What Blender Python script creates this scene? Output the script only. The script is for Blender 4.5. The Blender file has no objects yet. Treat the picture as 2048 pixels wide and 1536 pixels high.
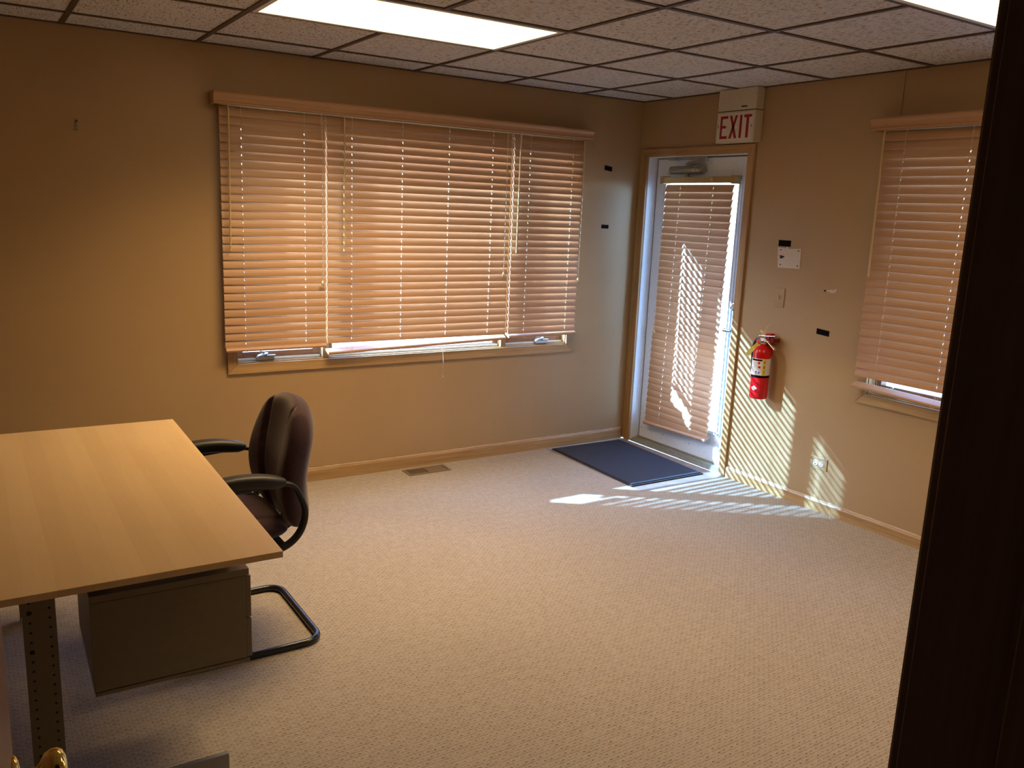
import bpy, bmesh, math, random
from mathutils import Vector, Matrix
random.seed(7)
D = bpy.data
S = bpy.context.scene
COL = S.collection
PI = math.pi

# ------------------------------------------------------------------ camera
H = 2.409                                   # ceiling height
YAW, PIT, ROL, F = 0.99310, -0.20291, 0.04077, 1692.08
cpos = Vector((-4.0694, -4.7035, 1.6411))
fw = Vector((math.cos(YAW)*math.cos(PIT), math.sin(YAW)*math.cos(PIT), math.sin(PIT)))
r0 = Vector((math.sin(YAW), -math.cos(YAW), 0)); u0 = r0.cross(fw)
rt = r0*math.cos(ROL) + u0*math.sin(ROL); up = -r0*math.sin(ROL) + u0*math.cos(ROL)
cd = D.cameras.new('camera'); cam = D.objects.new('camera', cd); COL.objects.link(cam)
m = Matrix((rt, up, -fw)).transposed().to_4x4(); m.translation = cpos
cam.matrix_world = m
cd.sensor_width = 36; cd.lens = 36*F/2048; cd.clip_start = 0.02
S.camera = cam

# ------------------------------------------------------------------ view, world, sun
S.view_settings.view_transform = 'Standard'; S.view_settings.look = 'None'
S.view_settings.exposure = -0.5; S.view_settings.gamma = 1.0
S.view_settings.use_curve_mapping = False
PANEL = 4.5
PANEL_W = (43.0, 17.0)                      # watts of the two ceiling panels
SPREAD = math.radians(127)
PANEL_COL = (1.0, 0.67, 0.32)
SKY = 5.0
SUN = 62.0
sdir = Vector((1.377, -1.0, -0.82)).normalized()      # where the sunlight travels
w = D.worlds.new('sky'); S.world = w; w.use_nodes = True
nt = w.node_tree; nt.nodes.clear()
sky = nt.nodes.new('ShaderNodeTexSky'); sky.sky_type = 'NISHITA'; sky.sun_disc = False
sky.sun_elevation = math.asin(-sdir.z); sky.sun_rotation = math.atan2(-sdir.x, -sdir.y)
bg = nt.nodes.new('ShaderNodeBackground'); bg.inputs[1].default_value = SKY
wo = nt.nodes.new('ShaderNodeOutputWorld')
tn = nt.nodes.new('ShaderNodeMix'); tn.data_type = 'RGBA'; tn.blend_type = 'MULTIPLY'; tn.inputs[0].default_value = 1
tn.inputs[7].default_value = (.68, .90, 1.25, 1)          # camera white balance set for the warm lamps
nt.links.new(sky.outputs[0], tn.inputs[6]); nt.links.new(tn.outputs[2], bg.inputs[0]); nt.links.new(bg.outputs[0], wo.inputs[0])
sl = D.lights.new('sun', 'SUN'); sl.energy = SUN; sl.angle = math.radians(0.55); sl.color = (0.31, 0.62, 1.0)
so = D.objects.new('sun', sl); COL.objects.link(so); so.location = (-6, 6, 6)
so.rotation_euler = sdir.to_track_quat('-Z', 'Y').to_euler()
for nm, loc, dr, sx, sy in (('portal', (-1.70, .16, 1.4), (0, -1, 0), 2.3, 1.4), ('portal', (.16, -.54, 1.05), (-1, 0, 0), .9, 2.0),
                            ('portal', (.16, -2.24, 1.4), (-1, 0, 0), .6, 1.4)):
    pl = D.lights.new(nm, 'AREA'); pl.shape = 'RECTANGLE'; pl.size = sx; pl.size_y = sy; pl.cycles.is_portal = True
    po = D.objects.new(nm, pl); COL.objects.link(po); po.location = loc
    po.rotation_euler = Vector(dr).to_track_quat('-Z', 'Z').to_euler()

hl = D.lights.new('hall_fill', 'AREA'); hl.shape = 'DISK'; hl.size = .35; hl.energy = 2.6; hl.color = (1.0, .72, .45)
ho = D.objects.new('hall_fill', hl); COL.objects.link(ho); ho.location = (-4.35, -5.7, 2.38)     # unseen fill light added behind the camera to lift the dark doorway

# ------------------------------------------------------------------ materials
def hexc(r, g, b):
    f = lambda c: (c/255/12.92) if c/255 <= .04045 else ((c/255+.055)/1.055)**2.4
    return (f(r), f(g), f(b), 1)
class NM:
    def __init__(s, name):
        s.m = D.materials.new(name); s.m.use_nodes = True; s.t = s.m.node_tree
        s.b = s.t.nodes['Principled BSDF']; s.o = s.t.nodes['Material Output']
    def n(s, typ, **kw):
        x = s.t.nodes.new(typ)
        for k, v in kw.items(): setattr(x, k, v)
        return x
    def l(s, a, b): s.t.links.new(a, b)
    def co(s): 
        if not hasattr(s, '_c'): s._c = s.n('ShaderNodeTexCoord').outputs['Object']
        return s._c
    def mp(s, scale=(1, 1, 1), rot=(0, 0, 0), src=None):
        x = s.n('ShaderNodeMapping'); x.inputs['Scale'].default_value = scale; x.inputs['Rotation'].default_value = rot
        s.l(src or s.co(), x.inputs['Vector']); return x.outputs[0]
    def noise(s, vec, scale, detail=3, rough=.5):
        x = s.n('ShaderNodeTexNoise'); x.inputs['Scale'].default_value = scale; x.inputs['Detail'].default_value = detail
        x.inputs['Roughness'].default_value = rough; s.l(vec, x.inputs['Vector']); return x.outputs[0]
    def ramp(s, fac, stops):
        x = s.n('ShaderNodeValToRGB'); e = x.color_ramp.elements
        while len(e) < len(stops): e.new(.5)
        for i, (p, c) in enumerate(stops): e[i].position = p; e[i].color = c if len(c) == 4 else (*c, 1)
        s.l(fac, x.inputs[0]); return x.outputs[0]
    def math(s, op, a, b=None, c=None):
        x = s.n('ShaderNodeMath', operation=op)
        for i, v in enumerate((a, b, c)):
            if v is None: continue
            if isinstance(v, (int, float)): x.inputs[i].default_value = v
            else: s.l(v, x.inputs[i])
        return x.outputs[0]
    def mix(s, fac, a, b, mode='MIX'):
        x = s.n('ShaderNodeMix', data_type='RGBA', blend_type=mode)
        for i, v in ((0, fac), (6, a), (7, b)):
            if isinstance(v, (int, float)): x.inputs[i].default_value = v
            elif isinstance(v, tuple): x.inputs[i].default_value = v
            else: s.l(v, x.inputs[i])
        return x.outputs[2]
    def bump(s, h, strength=.3, dist=.002):
        x = s.n('ShaderNodeBump'); x.inputs['Strength'].default_value = strength; x.inputs['Distance'].default_value = dist
        s.l(h, x.inputs['Height']); s.l(x.outputs[0], s.b.inputs['Normal'])
    def set(s, col=None, rough=.5, metal=0, spec=None):
        if col is not None:
            if isinstance(col, tuple): s.b.inputs['Base Color'].default_value = col if len(col) == 4 else (*col, 1)
            else: s.l(col, s.b.inputs['Base Color'])
        s.b.inputs['Roughness'].default_value = rough; s.b.inputs['Metallic'].default_value = metal
        if spec is not None: s.b.inputs['Specular IOR Level'].default_value = spec
        return s
def plain(name, col, rough=.5, metal=0, var=.04, spec=None, bs=0, nscale=60):
    k = NM(name); c = col if len(col) == 4 else (*col, 1)
    n = k.noise(k.co(), nscale, 3)
    lo = tuple(x*(1-var) for x in c[:3]); hi = tuple(min(1, x*(1+var)) for x in c[:3])
    k.set(k.ramp(n, [(.3, lo), (.7, hi)]), rough, metal, spec)
    if bs: k.bump(n, bs, .001)
    return k.m
def wood(name, dark, light, axis, fine=60, stretch=.05, rough=.4, bands=None, spec=None, lowf=7):
    k = NM(name); sc = [1, 1, 1]; sc[axis] = stretch
    v = k.mp(tuple(sc)); n1 = k.noise(v, fine, 5, .6); n2 = k.noise(v, lowf, 3, .5)
    f = k.math('ADD', k.math('MULTIPLY', n1, .6), k.math('MULTIPLY', n2, .4))
    k.set(k.ramp(f, [(.36, dark), (.64, light)]), rough, 0, spec); k.bump(n1, .12, .0006)
    return k.m
def glassy(name, tint=(1, 1, 1, 1), refl=.05):
    k = NM(name); k.t.nodes.remove(k.b)
    tr = k.n('ShaderNodeBsdfTransparent'); tr.inputs[0].default_value = tint
    gl = k.n('ShaderNodeBsdfGlossy'); gl.inputs['Roughness'].default_value = .02
    mx = k.n('ShaderNodeMixShader'); mx.inputs[0].default_value = refl
    k.l(tr.outputs[0], mx.inputs[1]); k.l(gl.outputs[0], mx.inputs[2]); k.l(mx.outputs[0], k.o.inputs[0])
    return k.m
M = {}
# wall paint: tan-gold eggshell with faint roller stipple
k = NM('wall_paint'); n = k.noise(k.co(), 220, 2); n2 = k.noise(k.co(), 1.6, 2)
k.set(k.ramp(n2, [(.3, (.40, .270, .132)), (.7, (.43, .292, .145))]), .42, 0, .5); k.bump(n, .10, .0006); M['paint'] = k.m
M['plate'] = plain('painted_plate', (.41, .285, .14), .4)
# ceiling tile: fissured mineral fibre, fissures turned tile by tile
k = NM('ceiling_tile'); sx = k.n('ShaderNodeSeparateXYZ'); k.l(k.co(), sx.inputs[0])
fx = k.math('FLOOR', k.math('DIVIDE', k.math('ADD', sx.outputs[0], .5526), .6096)); fy = k.math('FLOOR', k.math('DIVIDE', k.math('ADD', sx.outputs[1], .2996), .6096))
par = k.math('FRACT', k.math('MULTIPLY', k.math('SINE', k.math('ADD', k.math('MULTIPLY', fx, 12.99), k.math('MULTIPLY', fy, 78.2))), 437.5))
sel = k.math('GREATER_THAN', par, .5)
na = k.noise(k.mp((1, .28, 1)), 135, 4, .66); nb = k.noise(k.mp((.28, 1, 1), (0, 0, .1)), 135, 4, .66)
fis = k.mix(sel, na, nb); fi = k.noise(k.co(), 160, 2)
spots = k.ramp(fis, [(.385, (0, 0, 0)), (.45, (1, 1, 1))])
base = k.mix(k.ramp(fi, [(.3, (0, 0, 0)), (.7, (1, 1, 1))]), (.54, .54, .53, 1), (.70, .70, .69, 1))
k.set(k.mix(spots, (.25, .19, .15, 1), base), .95, 0, .1); k.bump(k.math('ADD', spots, k.math('MULTIPLY', fi, .35)), .55, .0025); M['tile'] = k.m
M['grid'] = plain('brown_grid_enamel', (.075, .052, .038), .55)
# carpet: loop pile in ribs with staggered dimples, built from world-size repeats
k = NM('carpet'); sx = k.n('ShaderNodeSeparateXYZ')
wob = k.n('ShaderNodeVectorMath', operation='MULTIPLY_ADD'); wn = k.n('ShaderNodeTexNoise'); wn.inputs['Scale'].default_value = 35; k.l(k.co(), wn.inputs['Vector'])
k.l(wn.outputs[1], wob.inputs[0]); wob.inputs[1].default_value = (.006, .006, 0); k.l(k.co(), wob.inputs[2]); k.l(wob.outputs[0], sx.inputs[0])
X, Y = sx.outputs[0], sx.outputs[1]
PX, PY = .0265, .0235
rib = k.math('SINE', k.math('MULTIPLY', Y, 2*PI/(PY/4)))
cellx = k.math('FLOOR', k.math('DIVIDE', X, PX)); celly = k.math('FLOOR', k.math('DIVIDE', Y, PY))
h1 = k.math('FRACT', k.math('MULTIPLY', k.math('SINE', k.math('ADD', k.math('MULTIPLY', cellx, 12.9898), k.math('MULTIPLY', celly, 78.233))), 43758.5))
h2 = k.math('FRACT', k.math('MULTIPLY', h1, 57.31))
cx = k.math('ADD', k.math('SUBTRACT', k.math('FRACT', k.math('DIVIDE', X, PX)), .5), k.math('MULTIPLY', k.math('SUBTRACT', h1, .5), .22))
cy = k.math('ADD', k.math('SUBTRACT', k.math('FRACT', k.math('DIVIDE', Y, PY)), .5), k.math('MULTIPLY', k.math('SUBTRACT', h2, .5), .16))
cys = k.math('ADD', cy, k.math('MULTIPLY', k.math('ABSOLUTE', cx), .45))
d2 = k.math('ADD', k.math('MULTIPLY', k.math('MULTIPLY', cx, cx), .62), k.math('MULTIPLY', k.math('MULTIPLY', cys, cys), 3.2))
dot = k.math('SUBTRACT', 1, k.math('MINIMUM', k.math('MULTIPLY', d2, 20), 1))
dot = k.math('MULTIPLY', dot, k.math('ADD', k.math('MULTIPLY', h2, .5), .6))
edge = k.math('POWER', k.math('ABSOLUTE', k.math('MULTIPLY', k.math('SUBTRACT', k.math('FRACT', k.math('DIVIDE', Y, PY)), .5), 2)), 7)
edgx = k.math('POWER', k.math('ABSOLUTE', k.math('MULTIPLY', k.math('SUBTRACT', k.math('FRACT', k.math('DIVIDE', X, PX)), .5), 2)), 6)
ribd = k.math('MULTIPLY', k.math('ADD', k.math('MULTIPLY', rib, -.5), .5), .20)
fz = k.noise(k.mp((.45, 1, 1)), 520, 3, .75); big = k.noise(k.co(), 1.3, 4, .6); med = k.noise(k.co(), 30, 3, .6)
dk = k.math('ADD', k.math('MULTIPLY', dot, 1.05), k.math('ADD', k.math('MULTIPLY', edge, .62), k.math('MULTIPLY', edgx, .24)))
dk = k.math('MULTIPLY', k.math('ADD', dk, ribd), k.ramp(med, [(.33, (.45, .45, .45)), (.62, (1, 1, 1))]))
c1 = k.mix(k.ramp(fz, [(.32, (0, 0, 0)), (.68, (1, 1, 1))]), (.385, .340, .285, 1), (.64, .585, .505, 1))
c2 = k.mix(k.math('MINIMUM', dk, .85), c1, (.15, .115, .085, 1))
c3 = k.mix(k.ramp(big, [(.35, (.25, .25, .25)), (.6, (0, 0, 0))]), c2, (.40, .33, .27, 1), 'MULTIPLY')
c3 = k.mix(.35, c2, c3)
k.set(c3, .97, 0, .05)
k.bump(k.math('ADD', k.math('ADD', k.math('MULTIPLY', rib, .16), k.math('MULTIPLY', dk, -.9)), k.math('MULTIPLY', fz, .6)), .8, .003); M['carpet'] = k.m
M['oak_x'] = wood('oak_trim_x', (.32, .19, .075), (.52, .34, .155), 0, 55, .05)
M['oak_y'] = wood('oak_trim_y', (.32, .19, .075), (.52, .34, .155), 1, 55, .05)
M['oak_z'] = wood('oak_trim_z', (.29, .165, .065), (.45, .28, .125), 2, 55, .05)
M['slat_x'] = wood('slat_wood_x', (.43, .255, .145), (.53, .330, .195), 0, 70, .03, .42)
M['slat_y'] = wood('slat_wood_y', (.42, .245, .138), (.51, .315, .185), 1, 70, .03, .42)
M['val_x'] = wood('valance_wood_x', (.42, .235, .11), (.50, .295, .15), 0, 70, .03, .4)
M['val_y'] = wood('valance_wood_y', (.42, .235, .11), (.50, .295, .15), 1, 70, .03, .4)
M['wand'] = wood('wand_wood', (.55, .40, .17), (.66, .50, .25), 2, 60, .1, .45)
M['cord'] = plain('cord', (.72, .62, .48), .8)
M['sash'] = wood('sash_wood', (.20, .10, .06), (.32, .18, .11), 0, 60, .05, .35)
M['white'] = plain('white_enamel', (.76, .84, .94), .25)
M['cream'] = plain('cream_plastic', (.62, .56, .43), .45)
M['creamw'] = plain('sign_face', (.70, .66, .56), .45)
M['red'] = plain('sign_red', (.30, .012, .02), .5)
M['black'] = plain('black_tape', (.004, .004, .005), .9, spec=.1)
M['blackp'] = plain('black_plastic', (.018, .020, .019), .5, bs=.1, nscale=300)
M['dark'] = plain('dark_hole', (.012, .01, .01), .8)
M['glass'] = glassy('window_glass')
M['alu'] = plain('grey_metal', (.42, .42, .40), .32, .85)
M['closer'] = plain('closer_metal', (.30, .29, .26), .45, .55)
M['chrome'] = plain('chrome', (.75, .75, .76), .16, 1)
M['brass'] = plain('brass', (.78, .60, .20), .12, 1, .02)
M['tan'] = plain('tan_rail', (.40, .29, .12), .5)
M['thresh'] = plain('threshold_metal', (.30, .30, .25), .45, .4, .15)
M['mat'] = plain('door_mat_pile', (.030, .036, .060), .95, var=.35, bs=.4, nscale=400)
M['matedge'] = plain('door_mat_rubber', (.018, .019, .024), .6)
M['vent'] = plain('register_enamel', (.25, .20, .145), .4, .3)
M['exred'] = plain('extinguisher_red', (.62, .008, .014), .22)
M['exdark'] = plain('bracket_dark_red', (.18, .012, .012), .5)
M['yellow'] = plain('yellow_tag', (.78, .72, .16), .6)
M['lyellow'] = plain('label_yellow', (.80, .62, .08), .5)
M['label'] = plain('label_white', (.78, .78, .80), .35)
M['blue'] = plain('label_blue', (.05, .14, .42), .5)
M['hose'] = plain('hose_rubber', (.012, .014, .02), .4)
M['darkwood'] = wood('dark_stained_wood', (.060, .030, .018), (.12, .065, .038), 2, 70, .04, .4)
M['leaf'] = wood('door_leaf_wood', (.22, .10, .05), (.30, .15, .08), 2, 60, .04, .3)
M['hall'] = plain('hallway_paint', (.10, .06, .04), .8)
M['steel'] = plain('desk_steel', (.20, .17, .12), .42, .15)
M['steelg'] = plain('grey_steel', (.30, .31, .33), .4, .3)
M['tube'] = plain('black_tube_enamel', (.010, .012, .020), .18)
M['concrete'] = plain('outside_paving', (.42, .40, .37), .9, nscale=3)
M['outwall'] = plain('outside_siding', (.45, .40, .33), .8)
M['soffit'] = plain('soffit_paint', (.55, .52, .48), .8)
M['paperw'] = plain('white_patch', (.62, .56, .48), .7)
# desk laminate: pale maple strips along the desk with soft figure
k = NM('maple_laminate'); sx = k.n('ShaderNodeSeparateXYZ'); k.l(k.co(), sx.inputs[0])
strip = k.math('FLOOR', k.math('MULTIPLY', k.math('ADD', sx.outputs[0], k.math('MULTIPLY', k.noise(k.mp((1, .3, 1)), 2.0, 1), .05)), 15))
hs = k.math('FRACT', k.math('MULTIPLY', k.math('SINE', k.math('MULTIPLY', strip, 17.3)), 311.7))
g1 = k.noise(k.mp((1, .05, 1)), 90, 4, .6); g2 = k.noise(k.mp((1, .35, 1)), 5, 3, .5)
f = k.math('ADD', k.math('ADD', k.math('MULTIPLY', hs, .22), k.math('MULTIPLY', g1, .22)), k.math('MULTIPLY', g2, .5))
k.set(k.ramp(f, [(.15, (.68, .48, .255)), (.7, (.86, .64, .37))]), .30, 0, .5); M['maple'] = k.m
# entry tile / vinyl
k = NM('entry_vinyl'); a = k.noise(k.co(), 11, 5, .7); bk = k.n('ShaderNodeTexBrick'); k.l(k.co(), bk.inputs[0]); bk.inputs['Scale'].default_value = 7
bk.inputs['Color1'].default_value = (.27, .20, .17, 1); bk.inputs['Color2'].default_value = (.21, .155, .14, 1); bk.inputs['Mortar'].default_value = (.15, .11, .10, 1); bk.inputs['Mortar Size'].default_value = .008
k.set(k.mix(.5, bk.outputs[0], k.ramp(a, [(.3, (.16, .11, .10)), (.7, (.40, .33, .30))])), .4, 0, .5); M['vinyl'] = k.m
# chair fabric
k = NM('plum_fabric'); a = k.noise(k.co(), 700, 2, .6); b_ = k.noise(k.co(), 9, 3)
k.set(k.mix(k.ramp(a, [(.35, (0, 0, 0)), (.65, (1, 1, 1))]), (.028, .013, .019, 1), (.088, .043, .056, 1)), .95, 0, .15)
k.b.inputs['Sheen Weight'].default_value = .35; k.b.inputs['Sheen Roughness'].default_value = .5; k.bump(a, .5, .001); M['fabric'] = k.m
k = NM('light_diffuser'); k.b.inputs['Base Color'].default_value = (.9, .9, .9, 1)
k.b.inputs['Emission Color'].default_value = (*PANEL_COL, 1); k.b.inputs['Emission Strength'].default_value = PANEL; k.noise(k.co(), 5); M['panel'] = k.m

# ------------------------------------------------------------------ mesh helpers (world coordinates; object origins at the thing's base)
ORG = {}
class B:
    def __init__(s, xf=None): s.v = []; s.f = []; s.mi = []; s.cur = 0; s.xf = xf; s.sm = []
    def add(s, vs, fs, smooth=False):
        o = len(s.v); s.v += [Vector(v) for v in vs]
        for f in fs: s.f.append(tuple(i+o for i in f)); s.mi.append(s.cur); s.sm.append(smooth)
        return s
    def box(s, x0, x1, y0, y1, z0, z1):
        x0, x1 = sorted((x0, x1)); y0, y1 = sorted((y0, y1)); z0, z1 = sorted((z0, z1))
        vs = [(x, y, z) for x in (x0, x1) for y in (y0, y1) for z in (z0, z1)]
        return s.add(vs, [(0, 1, 3, 2), (4, 6, 7, 5), (0, 4, 5, 1), (2, 3, 7, 6), (0, 2, 6, 4), (1, 5, 7, 3)])
    def obox(s, c, ax, ay, az):           # oriented box: centre and three half-axis vectors
        c, ax, ay, az = map(Vector, (c, ax, ay, az))
        vs = [c + ax*i + ay*j + az*k_ for i in (-1, 1) for j in (-1, 1) for k_ in (-1, 1)]
        return s.add(vs, [(0, 1, 3, 2), (4, 6, 7, 5), (0, 4, 5, 1), (2, 3, 7, 6), (0, 2, 6, 4), (1, 5, 7, 3)])
    def prism(s, pts, ex):                # closed polygon extruded along ex
        pts = [Vector(p) for p in pts]; ex = Vector(ex); n = len(pts)
        return s.add(pts + [p+ex for p in pts], [tuple(range(n))[::-1], tuple(range(n, 2*n))] + [(i, (i+1) % n, (i+1) % n+n, i+n) for i in range(n)])
    def sweep(s, path, sec, upv=(0, 0, 1), closed=False, scales=None, smooth=True, caps=True):
        path = [Vector(p) for p in path]; n = len(path); k_ = len(sec); upv = Vector(upv); vs = []
        for i, p in enumerate(path):
            a = path[i-1] if (i > 0 or closed) else p; b = path[(i+1) % n] if (i < n-1 or closed) else p
            t = (b-a).normalized(); sd = t.cross(upv)
            if sd.length < 1e-4: sd = t.cross(Vector((0, 1, 0)))
            sd.normalize(); u = sd.cross(t).normalized(); q = scales[i] if scales else 1
            if not isinstance(q, tuple): q = (q, q)
            vs += [p + sd*x*q[0] + u*y*q[1] for x, y in sec]
        fs = []
        for i in range(n if closed else n-1):
            for j in range(k_):
                a, b = i*k_+j, i*k_+(j+1) % k_; c = ((i+1) % n)*k_
                fs.append((a, b, c+(j+1) % k_, c+j))
        if not closed and caps: fs += [tuple(range(k_))[::-1], tuple(range((n-1)*k_, n*k_))]
        return s.add(vs, fs, smooth)
    def tube(s, path, r, seg=12, **kw): return s.sweep(path, circ(r, r, seg), **kw)
    def cyl(s, a, b, r, seg=20, r2=None): return s.sweep([a, b], circ(r, r, seg), upv=(0.13, .31, .94), scales=[1, (r2 if r2 is not None else r)/r])
    def lathe(s, c, axis, prof, seg=28):  # prof: (radius, height) along axis
        c = Vector(c); a = Vector(axis).normalized(); t = a.orthogonal().normalized(); u = a.cross(t); vs = []
        for r, h in prof: vs += [c + a*h + (t*math.cos(2*PI*i/seg) + u*math.sin(2*PI*i/seg))*r for i in range(seg)]
        fs = [(i*seg+j, i*seg+(j+1) % seg, (i+1)*seg+(j+1) % seg, (i+1)*seg+j) for i in range(len(prof)-1) for j in range(seg)]
        fs += [tuple(range(seg))[::-1], tuple(range((len(prof)-1)*seg, len(prof)*seg))]
        return s.add(vs, fs, True)
    def build(s, name, mats, parent=None, bevel=0, subsurf=0):
        vs = [s.xf @ v for v in s.v] if s.xf else s.v
        xs = [v.x for v in vs]; ys = [v.y for v in vs]; zs = [v.z for v in vs]
        org = ORG[parent.name] if parent else Vector(((min(xs)+max(xs))/2, (min(ys)+max(ys))/2, min(zs)))
        if parent is None and name.split('_')[0] in ('wall', 'floor', 'ceiling', 'trim', 'baseboard', 'outside'): org = Vector((0, 0, 0))
        me = D.meshes.new(name); me.from_pydata([v-org for v in vs], [], s.f); 
        mats = mats if isinstance(mats, list) else [mats]
        for mm in mats: me.materials.append(M[mm])
        me.polygons.foreach_set('material_index', s.mi); me.polygons.foreach_set('use_smooth', s.sm)
        bm = bmesh.new(); bm.from_mesh(me); bmesh.ops.recalc_face_normals(bm, faces=bm.faces); bm.to_mesh(me); bm.free()
        o = D.objects.new(name, me); COL.objects.link(o)
        if parent: o.parent = parent
        else: o.location = org
        ORG[o.name] = org
        if bevel:
            b = o.modifiers.new('bevel', 'BEVEL'); b.width = bevel; b.segments = 2; b.limit_method = 'ANGLE'; b.angle_limit = .6
        if subsurf:
            b = o.modifiers.new('sub', 'SUBSURF'); b.levels = subsurf; b.render_levels = subsurf
        if any(s.sm): 
            try: me.set_sharp_from_angle(angle=.9)
            except Exception: pass
        return o
def circ(a, b, seg=12): return [(a*math.cos(2*PI*i/seg), b*math.sin(2*PI*i/seg)) for i in range(seg)]
def rrect(w, h, r, seg=4):
    p = []
    for cx, cy, a0 in ((w-r, h-r, 0), (-w+r, h-r, PI/2), (-w+r, -h+r, PI), (w-r, -h+r, 1.5*PI)):
        p += [(cx+r*math.cos(a0+i*PI/2/seg), cy+r*math.sin(a0+i*PI/2/seg)) for i in range(seg+1)]
    return p
def fillet(pts, r, seg=6):
    pts = [Vector(p) for p in pts]; out = [pts[0]]
    for i in range(1, len(pts)-1):
        p = pts[i]; a = (pts[i-1]-p); b = (pts[i+1]-p); rr = min(r, a.length*.49, b.length*.49); a.normalize(); b.normalize()
        A, Bq = p+a*rr, p+b*rr
        for t in range(seg+1):
            t /= seg; out.append(A*(1-t)**2 + p*2*t*(1-t) + Bq*t*t)
    out.append(pts[-1]); return out
def thing(name, loc, label, cat, group=None):
    o = D.objects.new(name, None); COL.objects.link(o); o.location = loc; ORG[o.name] = Vector(loc); o.empty_display_size = .05
    return tag(o, label, cat, group)
def tag(o, label, cat, group=None):
    o['label'] = label; o['category'] = cat
    if group: o['group'] = group
    return o
def struct(o, label=None, cat=None):
    o['kind'] = 'structure'
    if label: o['label'] = label
    if cat: o['category'] = cat
    return o
def sroot(name, loc, label, cat):
    o = D.objects.new(name, None); COL.objects.link(o); o.location = loc; ORG[o.name] = Vector(loc); return struct(o, label, cat)

XL, YF, T = -4.76, -4.285, .14
# ------------------------------------------------------------------ room shell
fl = B().box(XL-T, T, -1.045+0, T, -.06, -.0)
fl = B(); fl.box(XL-T, T, YF-T, -1.045, -.06, 0); fl.box(XL-T, -.715, -1.045, T, -.06, 0)
struct(fl.build('floor', 'carpet'), 'beige looped carpet of the office', 'floor')
en = B().box(-.715, 0, -1.045, 0, -.06, -.004)
struct(en.build('floor_entry', 'vinyl'), 'brown entry tile patch under the mat at the outside door', 'floor')
ce = B().box(XL-T, T, YF-T, T, H+.004, H+.12)
struct(ce.build('ceiling', 'tile'), 'speckled suspended ceiling tiles', 'ceiling')
g = B(); TS = .6096; bw = .0115
xs = [-(.5526+TS*j) for j in range(-1, 8)]; ys = [-(.2996+TS*j) for j in range(0, 7)]
LJ = ((3, 5, 2, 3), (1, 3, 5, 6))            # light panels: grid columns and rows
for x in xs:
    if not XL < x < 0: continue
    segs = [(YF, 0)]
    for j0, j1, i0, i1 in LJ:
        if abs(x + .5526 + TS*((j0+j1)/2-1)) < .01: segs = [(YF, -(.2996+TS*(i1-1))), (-(.2996+TS*(i0-1)), 0)]
    for p, q in segs: g.box(x-bw, x+bw, p, q, H-.002, H+.006)
for y in ys:
    if YF < y < 0: g.box(XL, 0, y-bw, y+bw, H-.0015, H+.0055)
g.box(XL, 0, -.012, 0, H-.002, H+.004); g.box(-.012, 0, YF, 0, H-.002, H+.004)
struct(g.build('trim_1', 'grid'), 'dark brown metal grid between the ceiling tiles', 'ceiling grid')

def wall_y(y0, y1, x0, x1, holes, name, mat, lab):
    b = B(); hs = sorted(holes); x = x0
    for hx0, hx1, z0, z1 in hs:
        b.box(x, hx0, y0, y1, 0, H+.05)
        if z0 > 0: b.box(hx0, hx1, y0, y1, 0, z0)
        b.box(hx0, hx1, y0, y1, z1, H+.05); x = hx1
    b.box(x, x1, y0, y1, 0, H+.05)
    return struct(b.build(name, mat), lab, 'wall')
def wall_x(x0, x1, y0, y1, holes, name, mat, lab):
    b = B(); hs = sorted(holes); y = y0
    for hy0, hy1, z0, z1 in hs:
        b.box(x0, x1, y, hy0, 0, H+.05)
        if z0 > 0: b.box(x0, x1, hy0, hy1, 0, z0)
        b.box(x0, x1, hy0, hy1, z1, H+.05); y = hy1
    b.box(x0, x1, y, y1, 0, H+.05)
    return struct(b.build(name, mat), lab, 'wall')
WA = (-2.83, -.577, .742, 2.085)           # window opening in the back wall
WR = (-2.66, -1.985, .742, 2.085)          # window opening in the right wall
DR = (-1.005, -.078, 0, 2.045)             # exterior door opening
EN = (-4.10, -3.31)                        # doorway the picture is taken through
wall_y(0, T, XL-T, T, [WA], 'wall_back', 'paint', 'tan painted wall with the wide triple window')
wall_x(0, T, YF-T, 0, [WR, DR], 'wall_right', 'paint', 'tan painted wall with the white outside door')
wall_x(XL-T, XL, YF-T, 0, [], 'wall_left', 'paint', 'tan painted wall beyond the desk')
wall_y(YF-T, YF, XL, 0, [(EN[0]-.018, EN[1]+.018, 0, 2.05)], 'wall_front', 'paint', 'tan painted wall around the entry doorway')

bb = B(); pr = lambda h: [(0, 0, 0), (0, -.012, 0), (0, -.012, h-.012), (0, -.006, h), (0, 0, h)]
bb.prism([(XL, y, z) for _, y, z in pr(.078)], (-XL-.018, 0, 0)); struct(bb.build('baseboard_back', 'oak_x'), 'oak baseboard under the triple window', 'baseboard')
bb = B(); bb.prism([(y, -1.052, z) for _, y, z in pr(.066)], (0, YF+1.052, 0)); struct(bb.build('baseboard_right', 'oak_y'), 'oak baseboard right of the outside door', 'baseboard')
bb = B(); bb.prism([(XL-y, YF, z) for _, y, z in pr(.066)], (0, -YF-.014, 0)); struct(bb.build('baseboard_left', 'oak_y'), 'oak baseboard on the desk side wall', 'baseboard')
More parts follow.
